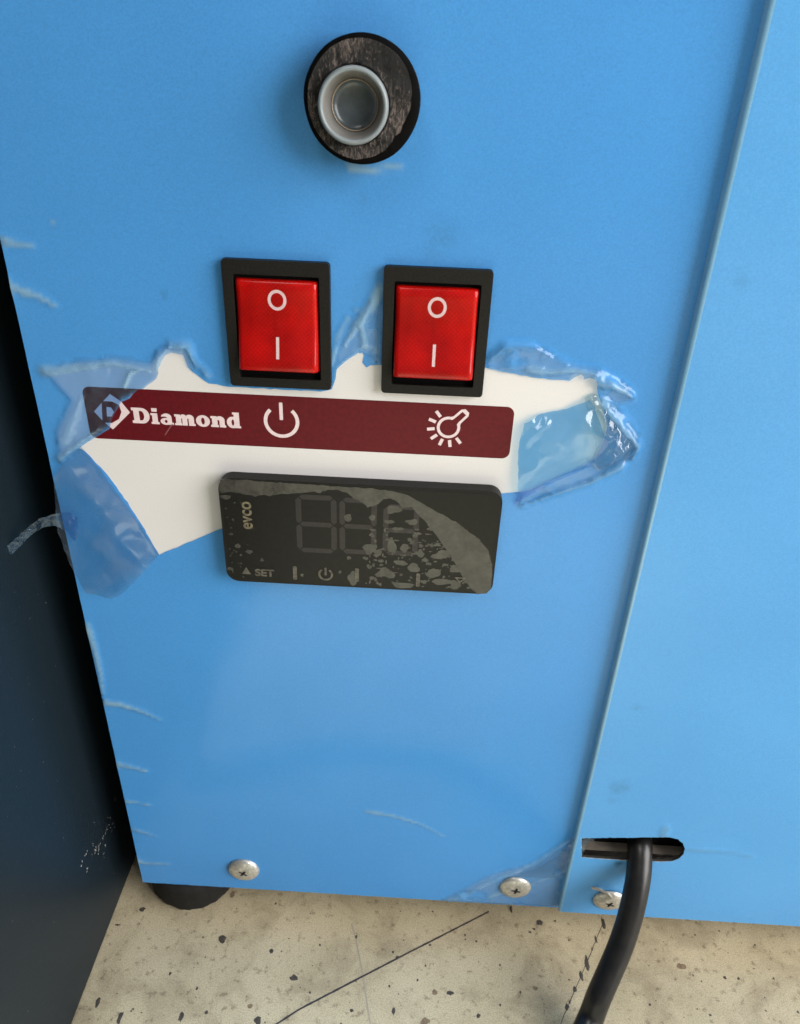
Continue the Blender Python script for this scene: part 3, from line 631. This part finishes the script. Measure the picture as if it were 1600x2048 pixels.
# heavy slab lettering, built letter by letter: unit height 1 = cap height
def glyphs():
    S = {}
    S['D'] = ([[(0, 0), (0, .18), (.1, .18), (.1, .82), (0, .82), (0, 1), (.52, 1)]+circ(.52, .5, .42, .5, 18, math.pi/2*.95, -math.pi/2*.95)+[(.52, 0)]], [[(.40, .2), (.40, .8), (.5, .8)]+circ(.5, .5, .15, .3, 12, math.pi/2*.9, -math.pi/2*.9)+[(.5, .2)]], 1.0)
    S['i'] = ([[(0, 0), (0, .14), (.07, .14), (.07, .56), (0, .56), (0, .70), (.36, .70), (.36, .14), (.43, .14), (.43, 0)], [(.07, .80), (.07, 1.02), (.36, 1.02), (.36, .80)]], [], .49)
    S['a'] = ([circ(.30, .21, .30, .225, 20), [(.05, .50), (.10, .64)]+circ(.34, .47, .27, .25, 14, math.pi*.8, 0)+[(.61, .14), (.70, .14), (.70, 0), (.40, 0), (.36, .10), (.36, .46), (.28, .52)]], [circ(.30, .21, .075, .10, 12)], .76)
    S['n'] = ([[(0, 0), (0, .14), (.07, .14), (.07, .56), (0, .56), (0, .70), (.32, .70), (.35, .63)]+circ(.49, .46, .25, .255, 12, math.pi*.65, 0)+[(.74, .14), (.80, .14), (.80, 0), (.46, 0), (.46, .44), (.36, .46), (.36, .14), (.41, .14), (.41, 0)]], [], .86)
    S['m'] = ([[(0, 0), (0, .14), (.07, .14), (.07, .56), (0, .56), (0, .70), (.30, .70), (.34, .63)]+circ(.46, .48, .21, .235, 10, math.pi*.65, .25)+circ(.80, .48, .23, .235, 10, math.pi*.75, 0)+[(1.03, .14), (1.09, .14), (1.09, 0), (.74, 0), (.74, .44), (.67, .46), (.67, 0), (.40, 0), (.40, .44), (.35, .46), (.35, .14), (.38, .14), (.38, 0)]], [], 1.14)
    S['o'] = ([circ(.36, .35, .37, .375, 26)], [circ(.36, .35, .095, .22, 16)], .77)
    S['d'] = ([circ(.30, .35, .31, .37, 22), [(.37, 0), (.37, .86), (.30, .86), (.30, 1.0), (.66, 1.0), (.66, .14), (.73, .14), (.73, 0)]], [circ(.31, .35, .07, .20, 14)], .78)
    return S
S = glyphs(); base0 = [(24.25, 212.23), (52.75, 213.04)]; caph = [(24.87, 216.58)]
H = caph[0][1]-base0[0][1]; total = sum(S[c][2] for c in "Diamond"); span = base0[1][0]-base0[0][0]; sx = span/total; cur = base0[0][0]; zb = base0[0][1]
for c in "Diamond":
    A, B, wd = S[c]
    printed("letter", [[(cur+p[0]*sx, zb+p[1]*H) for p in q] for q in A], [[(cur+p[0]*sx, zb+p[1]*H) for p in q] for q in B]); cur += wd*sx
pc = [(63.08, 214.71)][0]
printed("power_symbol", [arc_band(*pc, 3.65, 4.6, R(90+42), R(90+318), 36), rrect(pc[0]-.45, pc[1]+.4, pc[0]+.45, pc[1]+5.2, .2, 4)])
lc = [(105.94, 215.32)][0]; a45 = R(47)
def lp(r, s): return (lc[0]+r*math.cos(a45)-s*math.sin(a45), lc[1]+r*math.sin(a45)+s*math.cos(a45))
bulb_out = [lp(3.0*math.cos(t), 3.0*math.sin(t)) for t in [R(33+(360-66)*i/30) for i in range(31)]]
bulb_out += [lp(3.1, -1.35), lp(5.7, -1.3), lp(6.5, -.7), lp(6.5, .7), lp(5.7, 1.3), lp(3.1, 1.35)]
bulb_in = [lp(2.25*math.cos(t), 2.25*math.sin(t)) for t in [R(22+(360-44)*i/30) for i in range(31)]]
bulb_in += [lp(2.9, -.72), lp(5.5, -.65), lp(5.5, .65), lp(2.9, .72)]
printed("lamp_symbol", [bulb_out], [bulb_in])
for k in range(7):
    a = R(90+47-90+52+ (360-2*52-0)*(k/6.0)*.0 )  # replaced below
rays = []
for k in range(7):
    a = R(128+(k*180/6.0)); c, s = math.cos(a), math.sin(a)
    p0 = (lc[0]+3.55*c, lc[1]+3.55*s); p1 = (lc[0]+5.5*c, lc[1]+5.5*s)
    printed("lamp_ray", [stroke([p0, p1], .85)])
# pale chips on the strip
printed("scratch_mark", [stroke([(32.25, 209.25), (33.83, 211.47), (34.61, 212.5)], .28)], material=M['chip'])

# ---- rocker switches
def build_switch(cx, cz, tilt=0.0):
    w, h = 25.0, 30.6
    sw = plate("rocker_switch", [rrect(-w/2, -h/2, w/2, h/2, .9, 5)], [rrect(-10.0, -12.9, 10.0, 12.0, .4, 3)], -2.0, 1.85, M['black_plastic'], app, loc=(cx, 0, cz))
    bv = sw.modifiers.new("soft_edges", 'BEVEL'); bv.width = .0004; bv.segments = 2; bv.limit_method = 'ANGLE'
    V, F = [], []
    # well behind the rocker
    V = [(-9.9, -1.0, -12.6), (9.9, -1.0, -12.6), (9.9, -1.0, 12.2), (-9.9, -1.0, 12.2), (-10.1, -.3, -13.0), (10.1, -.3, -13.0), (10.1, -.3, 12.1), (-10.1, -.3, 12.1)]
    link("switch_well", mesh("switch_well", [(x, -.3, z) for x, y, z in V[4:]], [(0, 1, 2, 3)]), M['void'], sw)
    # rocker: profile in (z, y), top pushed in, bottom standing out, shallow hollow between
    def face(t): return -2.3-2.5*t+.85*math.sin(math.pi*t)
    prof = [(10.9, -.35), (10.8, -1.8), (10.2, face(0))]
    for i in range(1, 12):
        t = i/12; prof.append((10.2-19.9*t, face(t)))
    prof += [(-9.7, face(1)), (-10.1, -4.55), (-10.4, -3.6), (-10.8, -.35)]
    xs = [(-9.6, 1.6), (-9.45, .55), (-8.95, .08), (-8.3, 0), (-4, 0), (0, 0), (4, 0), (8.3, 0), (8.95, .08), (9.45, .55), (9.6, 1.6)]
    V, F = [], []
    for x, dip in xs:
        for k, (z, y) in enumerate(prof): V.append((x, min(-.35, y+dip) if 0 < k < len(prof)-1 else y, z))
    n = len(prof)
    for i in range(len(xs)-1):
        for k in range(n-1): F.append((i*n+k, i*n+k+1, (i+1)*n+k+1, (i+1)*n+k))
    F.append(tuple(range(n))); F.append(tuple((len(xs)-1)*n+k for k in range(n-1, -1, -1)))
    me = mesh("rocker", V, F); bm = bmesh.new(); bm.from_mesh(me); bmesh.ops.recalc_face_normals(bm, faces=bm.faces); bm.to_mesh(me); bm.free()
    rk = link("rocker", me, M['red'], sw); me.polygons.foreach_set("use_smooth", [len(p.vertices) == 4 for p in me.polygons])
    def surf(x, z):
        return face((10.2-z)/19.9)-.03
    plate("zero_mark", [circ(0.15, 6.5, 2.2, 2.4, 36)], [circ(0.15, 6.5, 1.5, 1.68, 30)], 0, 0, M['white_mark'], sw, yfun=surf)
    bar = densify([(-.36, -7.2), (.36, -7.2), (.36, -2.1), (-.36, -2.1)], .7)
    plate("one_mark", [bar], [], 0, 0, M['white_mark'], sw, yfun=surf, pts=[(0, -7+i*.5) for i in range(10)])
    return sw
s1 = build_switch(63.7, 239.9)
def copy_part(o, dx):
    c = o.copy(); COL.objects.link(c); c.location.x += dx*MM
    for ch in o.children:
        d = ch.copy(); COL.objects.link(d); d.parent = c
    return c
s2 = copy_part(s1, 37.4)
s1["label"] = "left rocker switch above the power symbol"; s2["label"] = "right rocker switch above the lamp symbol"

# ---- digital controller
CX, CZ, CW, CH = 83.73, 182.95, 75.3, 33.2
YC = -4.0
ctl = plate("digital_controller", [rrect(CX-CW/2, CZ-CH/2, CX+CW/2, CZ+CH/2, 3.6, 8)], [], YC, 3.8, M['black_plastic'], app)
bv = ctl.modifiers.new("soft_edges", 'BEVEL'); bv.width = .0006; bv.segments = 3; bv.limit_method = 'ANGLE'
plate("screen", [rrect(CX-CW/2+.8, CZ-CH/2+.8, CX+CW/2-.8, CZ+CH/2-.8, 3.0, 8)], [], YC-.05, .04, M['screen'], ctl)
YF = -4.12
band = [(45.93, 195.86), (46.83, 198.91), (48.45, 199.3), (54.79, 199.19), (62.7, 199.05), (70.61, 198.96), (78.51, 198.76), (86.4, 198.68), (92.19, 198.23), (96.97, 197.01), (102.42, 193.68), (109.59, 189.77), (116.47, 184.49), (119.22, 181.1), (120.61, 176.23), (120.93, 168.76), (119.71, 166.73), (117.49, 166.31), (115.06, 168.38), (111.85, 173.65), (109.32, 178.17), (105.09, 184.43), (101.02, 189.88), (99.06, 191.63), (97.64, 193.7), (95, 193.24), (93.61, 194.99), (91.99, 196.11), (90.15, 195.7), (88.07, 193.57), (85.95, 192.95), (83.8, 194.72), (82.2, 195.24), (80.61, 196.96), (77.97, 197.71), (75.33, 197.56), (73.2, 196.53), (71.08, 196.83), (66.81, 195.98), (62.54, 195.61), (59.84, 194.85), (58.26, 195.24), (56.08, 194.44), (51.85, 195.11), (49.21, 195.56), (47.01, 194.83)]
blobs = [(80.61, 189.28, 20, 20), (87.07, 189.67, 16, 16), (92.63, 192.49, 35, 22), (91.66, 188.69, 22, 14), (97.83, 189.07, 30, 18), (93.88, 186.62, 25, 10), (87.15, 184.29, 14, 12), (98.82, 185.01, 14, 14), (92.69, 181.08, 24, 40), (86.66, 180.05, 40, 26), (88.9, 178.54, 20, 22), (95.99, 180.63, 22, 24), (100.74, 178.96, 22, 22), (106.24, 178.97, 45, 28), (95.07, 175.61, 38, 16), (98.74, 174.16, 28, 26), (104.38, 172.83, 42, 28), (110.4, 174.57, 25, 22), (90.99, 171.97, 50, 32), (82.01, 169.68, 30, 45), (95.89, 168.16, 55, 18), (107.07, 169.93, 50, 20), (111.06, 169.16, 30, 26), (80.88, 176.38, 12, 10), (85.05, 176.64, 8, 8), (49.8, 178.41, 14, 12), (53.02, 176.63, 14, 10), (56.51, 174.17, 12, 10), (47.23, 170.53, 18, 10), (48.43, 182.24, 12, 7), (67.59, 169.78, 10, 10), (102.77, 187.16, 16, 12), (105.22, 182.18, 18, 8), (103.32, 182.06, 10, 8), (86.19, 174.04, 8, 10), (48, 193.85, 25, 14), (102.83, 175.77, 15, 10), (102.03, 169.6, 18, 12), (114.28, 171.09, 30, 20), (87.37, 170.03, 14, 10), (78.35, 171.5, 9, 8)]
def wob(x, z, rx, rz, ph, n=16):
    o = []
    for i in range(n):
        a = 2*math.pi*i/n; k = 1+.6*noise.noise((1.1*math.cos(a)+ph, 1.1*math.sin(a), ph*1.3)); o.append((x+rx*k*math.cos(a), z+rz*k*math.sin(a)))
    return o
px = 1/2.5/7.5
adds = [densify(band, .6, .35)]+[wob(x, z, rx*px, rz*px*1.05, i*1.7) for i, (x, z, rx, rz) in enumerate(blobs)]
for i in range(190):
    x, z = random.uniform(CX+2, CX+32), random.uniform(CZ-15, CZ+4)
    if (x-CX-2)/32+(z-CZ+15)/30 < 1.15: adds.append(wob(x, z, random.choice((.2, .3, .45, .8))*random.uniform(.6, 1.3), random.choice((.2, .3, .5))*random.uniform(.6, 1.3), i*.9, 11))
for i in range(26): adds.append(wob(CX-CW/2+1.4+abs(random.gauss(0, 2.4)), random.uniform(CZ-15, CZ+10), random.uniform(.1, .4), random.uniform(.1, .35), i*1.1, 8))
plate("screen_film", adds, [], YF, .05, M['screen_film'], ctl)
YD = -4.085
for x0p in ((505, 450, 655, 190), (712, 455, 870, 205), (925, 465, 1085, 245)):
    (ax, az), (bx, bz) = (lambda q: (q[0], q[1]))([(400+x0p[0]/2.5, 920+x0p[1]/2.5), (400+x0p[2]/2.5, 920+x0p[3]/2.5)])
    pass
digs = [(67.3, 178.29), (76.78, 195.08), (79.05, 178.56), (87.62, 194.81), (90.82, 178.84), (98.98, 193.46)]
for k in range(3):
    x0, z0 = digs[2*k]; x1, z1 = digs[2*k+1]; t = 1.5; zm = (z0+z1)/2; g = .22
    def bar(xa, za, xb, zb):
        if abs(xb-xa) > abs(zb-za): return [(xa, za), (xa+t/2, za+t/2), (xb-t/2, za+t/2), (xb, za), (xb-t/2, za-t/2), (xa+t/2, za-t/2)]
        return [(xa, za), (xa+t/2, za+t/2), (xa+t/2, zb-t/2), (xa, zb), (xa-t/2, zb-t/2), (xa-t/2, za+t/2)]
    sh = .5
    segs = [bar(x0+g, z0, x1-g, z0), bar(x0+g, zm, x1-g, zm), bar(x0+g, z1, x1-g, z1), bar(x0, z0+g, x0, zm-g), bar(x1, z0+g, x1, zm-g), bar(x0, zm+g, x0, z1-g), bar(x1, zm+g, x1, z1-g)]
    plate("digit", segs, [], YD, 0, M['segment'], ctl)
YI = -4.2
ic = [(65.65, 170.4), (83.14, 170.84), (100.31, 170.24), (74.29, 170.47), (51.87, 170.13), (54.29, 168.91), (61.94, 172.2), (54.08, 184.06)]
for x, z in ic[:3]: plate("separator", [rrect(x-.55, z-2.3, x+.55, z+2.3, .3, 3)], [], YI, 0, M['icon'], ctl)
x, z = ic[3]; plate("power_icon", [arc_band(x, z, 1.5, 2.1, R(90+35), R(90+325), 26), rrect(x-.3, z-.3, x+.3, z+2.3, .1, 3)], [], YI, 0, M['icon'], ctl)
x, z = ic[4]; plate("arrow_icon", [[(x-1.35, z-1.0), (x+1.35, z-1.0), (x, z+1.4)]], [], YI, 0, M['icon'], ctl)
text_mesh("set_print", "SET", 3.2, ic[5][0], ic[5][1]-.1, YI, M['icon'], ctl, bold=.13, sx=1.08)
text_mesh("brand_print", "evco", 5.0, ic[7][0]+.4, ic[7][1], YI, M['mark_yellow'], ctl, bold=.11, sx=.92, rot=R(90))
x, z = [(112.05, 171)][0]
plate("down_icon", [[(x-1.6, z+.9), (x+1.6, z+.9), (x, z-1.2)]], [[(x-.8, z+.45), (x+.8, z+.45), (x, z-.6)]], YI, 0, M['icon'], ctl)

# ---- drain pipe: cut foam sleeve with a milky tube off centre
def drain():
    cx, cz = SC
    n = 96; V, F = [], []
    YE = -7.0; ri = 7.3; tx, tz = -1.5, -0.9
    rings = []
    def ring(fr, fy):
        s = len(V)
        for i in range(n):
            a = 2*math.pi*i/n; r, ox, oz = fr(a); x, z = cx+ox+r*math.cos(a), cz+oz+r*math.sin(a); V.append((x, fy(x, z), z))
        rings.append(s)
    ring(lambda a: (11.7, 0, 0), lambda x, z: 1.0)
    ring(lambda a: (11.7, 0, 0), lambda x, z: -3)
    ring(lambda a: (11.7+.12*noise.noise((2*math.cos(a), 2*math.sin(a), 1)), 0, 0), lambda x, z: YE+1.0)
    ring(lambda a: (11.45+.15*noise.noise((3*math.cos(a), 3*math.sin(a), 2))-.5*max(0, math.cos(a+.35)-.86)*6, 0, 0), lambda x, z: YE+.25)
    def cut(x, z): return YE+.55*noise.noise((x*.25, z*.25, 1))+.35*noise.noise((x*1.1+z*.5, z*.35, 4))+.15*noise.noise((x*2.5+z, z*.7, 4))
    for t in (0.0, .06, .25, .42, .6, .78, .92, 1.0):
        ring(lambda a, t=t: ((11.0-(.25+1.3*max(0, math.cos(a+.55))**3)*(1+.5*noise.noise((5*math.cos(a), 5*math.sin(a), 6))))*(1-t)+ri*t, tx*t, tz*t), cut)
    ring(lambda a: (ri, tx, tz), lambda x, z: YE+3.0)
    ring(lambda a: (ri, tx, tz), lambda x, z: 4.0)
    for k in range(len(rings)-1):
        a, b = rings[k], rings[k+1]
        for i in range(n): F.append((a+i, a+(i+1) % n, b+(i+1) % n, b+i))
    me = mesh("pipe_sleeve", V, F); me.materials.append(M['foam']); me.materials.append(M['sleeve'])
    for i, p in enumerate(me.polygons): p.material_index = 1 if i < 4*n else 0
    sl = link("pipe_sleeve", me, None, app, smooth=True)
    X, Z = cx+tx, cz+tz
    # tube: rounded outer lip, stepped bore narrowing inwards, closed at the back
    prof = [(6.9, 6), (6.95, YE+2), (7.1, YE-.8), (7.05, YE-1.5), (6.8, YE-2.0), (6.45, YE-2.15), (6.15, YE-1.95), (6.0, YE-1.5)]
    tb = lathe_y("drain_tube", X, Z, prof, M['tube'], sl, n=72, caps=False, smooth=True)
    lathe_y("drain_cone", X, Z, [(6.0, YE-1.5), (5.8, YE-1.0), (5.5, YE+.2), (5.2, YE+1.4), (4.95, YE+2.2), (4.75, YE+2.6)], M['milky'], sl, n=72, caps=False, smooth=True)
    lathe_y("highlight_ring", X, Z, [(4.80, YE+2.6), (4.78, YE+2.3), (4.68, YE+2.2), (4.55, YE+2.3), (4.5, YE+2.7)], M['ring'], sl, n=56, caps=False, smooth=True)  # added ring; its amber colour stands in for the highlight round the bore
    lathe_y("drain_bore", X, Z, [(4.55, YE+2.6), (4.4, YE+3.0), (3.4, YE+3.3), (2.0, YE+3.45), (.01, YE+3.5)], M['bore'], sl, n=56, caps=False, smooth=True)
M['milky'] = mat('milky_inner_wall', (0.165, 0.16, 0.15), 0.28, spec=0.5, var=0.15, vscale=180)
M['ring'] = mat("amber_highlight", (0.30, 0.24, 0.17), 0.15, spec=0.9)
M['sleeve'] = mat("sleeve_skin", (0.003, 0.003, 0.003), 0.85, spec=0.05)
M['bore'] = mat("dark_pipe_inside", (0.080, 0.100, 0.112), 0.25, spec=0.5, var=0.2, vscale=400)
drain()

# ---- screws
def screw(cx, cz, y, ang, name="screw", lean=0.0):
    V, F = [], []
    R0 = 5.9; n = 40; prof = [(R0, 0), (R0, -.55), (5.6, -1.0), (4.8, -1.5), (3.6, -1.9), (2.6, -2.05)]
    for r, yy in prof:
        for i in range(n): a = 2*math.pi*i/n; V.append((r*math.cos(a), yy, r*math.sin(a)))
    for k in range(len(prof)-1):
        for i in range(n): F.append((k*n+i, k*n+(i+1) % n, (k+1)*n+(i+1) % n, (k+1)*n+i))
    # crown with a cross recess
    cross = []
    w = .5; l = 1.75
    for k in range(4):
        a = math.pi/2*k
        for p, q in ((w, w), (l, w*.8), (l, -w*.8)):
            if (p, q) == (w, w): cross.append((w*math.cos(a)-w*math.sin(a), w*math.sin(a)+w*math.cos(a)))
            else: pass
        c, s = math.cos(a+math.pi/2), math.sin(a+math.pi/2)
        cross.append((l*c+w*.8*s, l*s-w*.8*c)); cross.append((l*c-w*.8*s, l*s+w*.8*c))
    v, f = tri_region([circ(0, 0, 2.6, n=40)], [cross]); s = len(V)
    V += [(x, -2.05-.08*(1-(x*x+z*z)/7), z) for x, z in v]; F += [tuple(i+s for i in t) for t in f]
    me = mesh(name, V, F); bm = bmesh.new(); bm.from_mesh(me); bmesh.ops.remove_doubles(bm, verts=bm.verts, dist=1e-6); bmesh.ops.recalc_face_normals(bm, faces=bm.faces); bm.to_mesh(me); bm.free()
    o = link(name, me, M['steel'], app, loc=(cx, y, cz), smooth=True); o.rotation_euler = (0, ang, 0)
    o.rotation_euler = (lean, ang, 0)
    # recess walls and floor
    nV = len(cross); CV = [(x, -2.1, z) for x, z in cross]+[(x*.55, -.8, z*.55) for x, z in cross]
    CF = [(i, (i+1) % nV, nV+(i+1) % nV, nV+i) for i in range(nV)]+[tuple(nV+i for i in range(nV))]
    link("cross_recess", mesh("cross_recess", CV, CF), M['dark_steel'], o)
    return o
sc1 = screw(40.4, 28.9, -.15, R(35)); sc1["label"] = "screw near the black foot"
sc2 = screw(143.6, 28.4, -.15, R(10)); sc2["label"] = "screw left of the seam"
sc3 = screw(178.3, 28.4, -3.15, R(20), lean=R(6)); sc3["label"] = "tilted screw partly behind the cable"
# bent washer behind the third screw
lathe_y("bent_washer", 0, 0, [(3.2, 0), (3.3, -.5), (4.6, -.5), (4.7, 0)], M['steel'], app, n=30, caps=False, loc=(174.4, -3.4, 32.2), smooth=True).rotation_euler = (R(18), 0, R(-24))
# smudges on the film
M['smudge'] = mat("grey_smudge", (0.10, 0.17, 0.22), 0.7)

# ---- rubber foot
def foot():
    V, F = [], []; n = 120
    prof = [(18.2, 16.2), (18.1, 10), (17.9, 4), (17.6, 1.2), (17.2, 0.0)]
    for r, z in prof:
        for i in range(n):
            a = 2*math.pi*i/n; rr = r*(1+.03*noise.noise((6*math.cos(a), 6*math.sin(a), z*.2))+.012*noise.noise((19*math.cos(a), 19*math.sin(a), z*.4))); V.append((14.4+rr*math.cos(a), 17.2+rr*math.sin(a), z))
    for k in range(len(prof)-1):
        for i in range(n): F.append((k*n+i, (k+1)*n+i, (k+1)*n+(i+1) % n, k*n+(i+1) % n))
    F.append(tuple(range(n)))
    link("foot", mesh("foot", V, F), M['rubber'], app, smooth=True)
foot()

# ------------------------------------------------------------------ power cable
def cable():
    pts = [(188.24, 14, 52.17), (186.66, 5, 53.68), (185.29, 0, 55.87), (184.69, -5, 52.14), (183.88, -9, 47.95), (182.65, -13, 42.35), (181.05, -17, 35.87), (178.56, -21.5, 28.95), (175.44, -26, 22.62), (171.83, -31, 15.65), (168.22, -36.5, 7.13)]
    P = [Vector(p) for p in pts]
    d = (P[-1]-P[-2]).normalized(); e = P[-1].copy()
    e.z = max(e.z, 4.6); P[-1] = e
    for x, y in ((157, -53), (140, -69), (115, -81), (87, -85), (58, -81), (34, -74), (16, -67), (4, -66), (-3, -74), (-6, -92), (-6.5, -130), (-6, -180), (-5, -260)): P.append(Vector((x, y, 4.5)))
    # Catmull-Rom
    Q = []
    for i in range(len(P)-1):
        p0, p1, p2, p3 = P[max(0, i-1)], P[i], P[i+1], P[min(len(P)-1, i+2)]
        for k in range(8):
            t = k/8; Q.append(.5*((2*p1)+(p2-p0)*t+(2*p0-5*p1+4*p2-p3)*t*t+(3*p1-p0-3*p2+p3)*t**3))
    Q.append(P[-1]); n = 28; r = 4.35; V, F = [], []
    u = Vector((1, 0, 0))
    for i, q in enumerate(Q):
        t = (Q[min(i+1, len(Q)-1)]-Q[max(i-1, 0)]).normalized(); u = (u-t*u.dot(t)).normalized(); b = t.cross(u)
        for k in range(n):
            a = 2*math.pi*k/n; V.append(q+u*(r*math.cos(a))+b*(r*math.sin(a)))
    for i in range(len(Q)-1):
        for k in range(n): F.append((i*n+k, i*n+(k+1) % n, (i+1)*n+(k+1) % n, (i+1)*n+k))
    F.append(tuple(range(n))); F.append(tuple((len(Q)-1)*n+k for k in range(n)))
    me = mesh("power_cable", V, F); bm = bmesh.new(); bm.from_mesh(me); bmesh.ops.recalc_face_normals(bm, faces=bm.faces); bm.to_mesh(me); bm.free()
    o = link("power_cable", me, M['cable'], smooth=True)
    o["label"] = "thick black power cable hanging out of the slot down to the floor"; o["category"] = "cable"
cable()
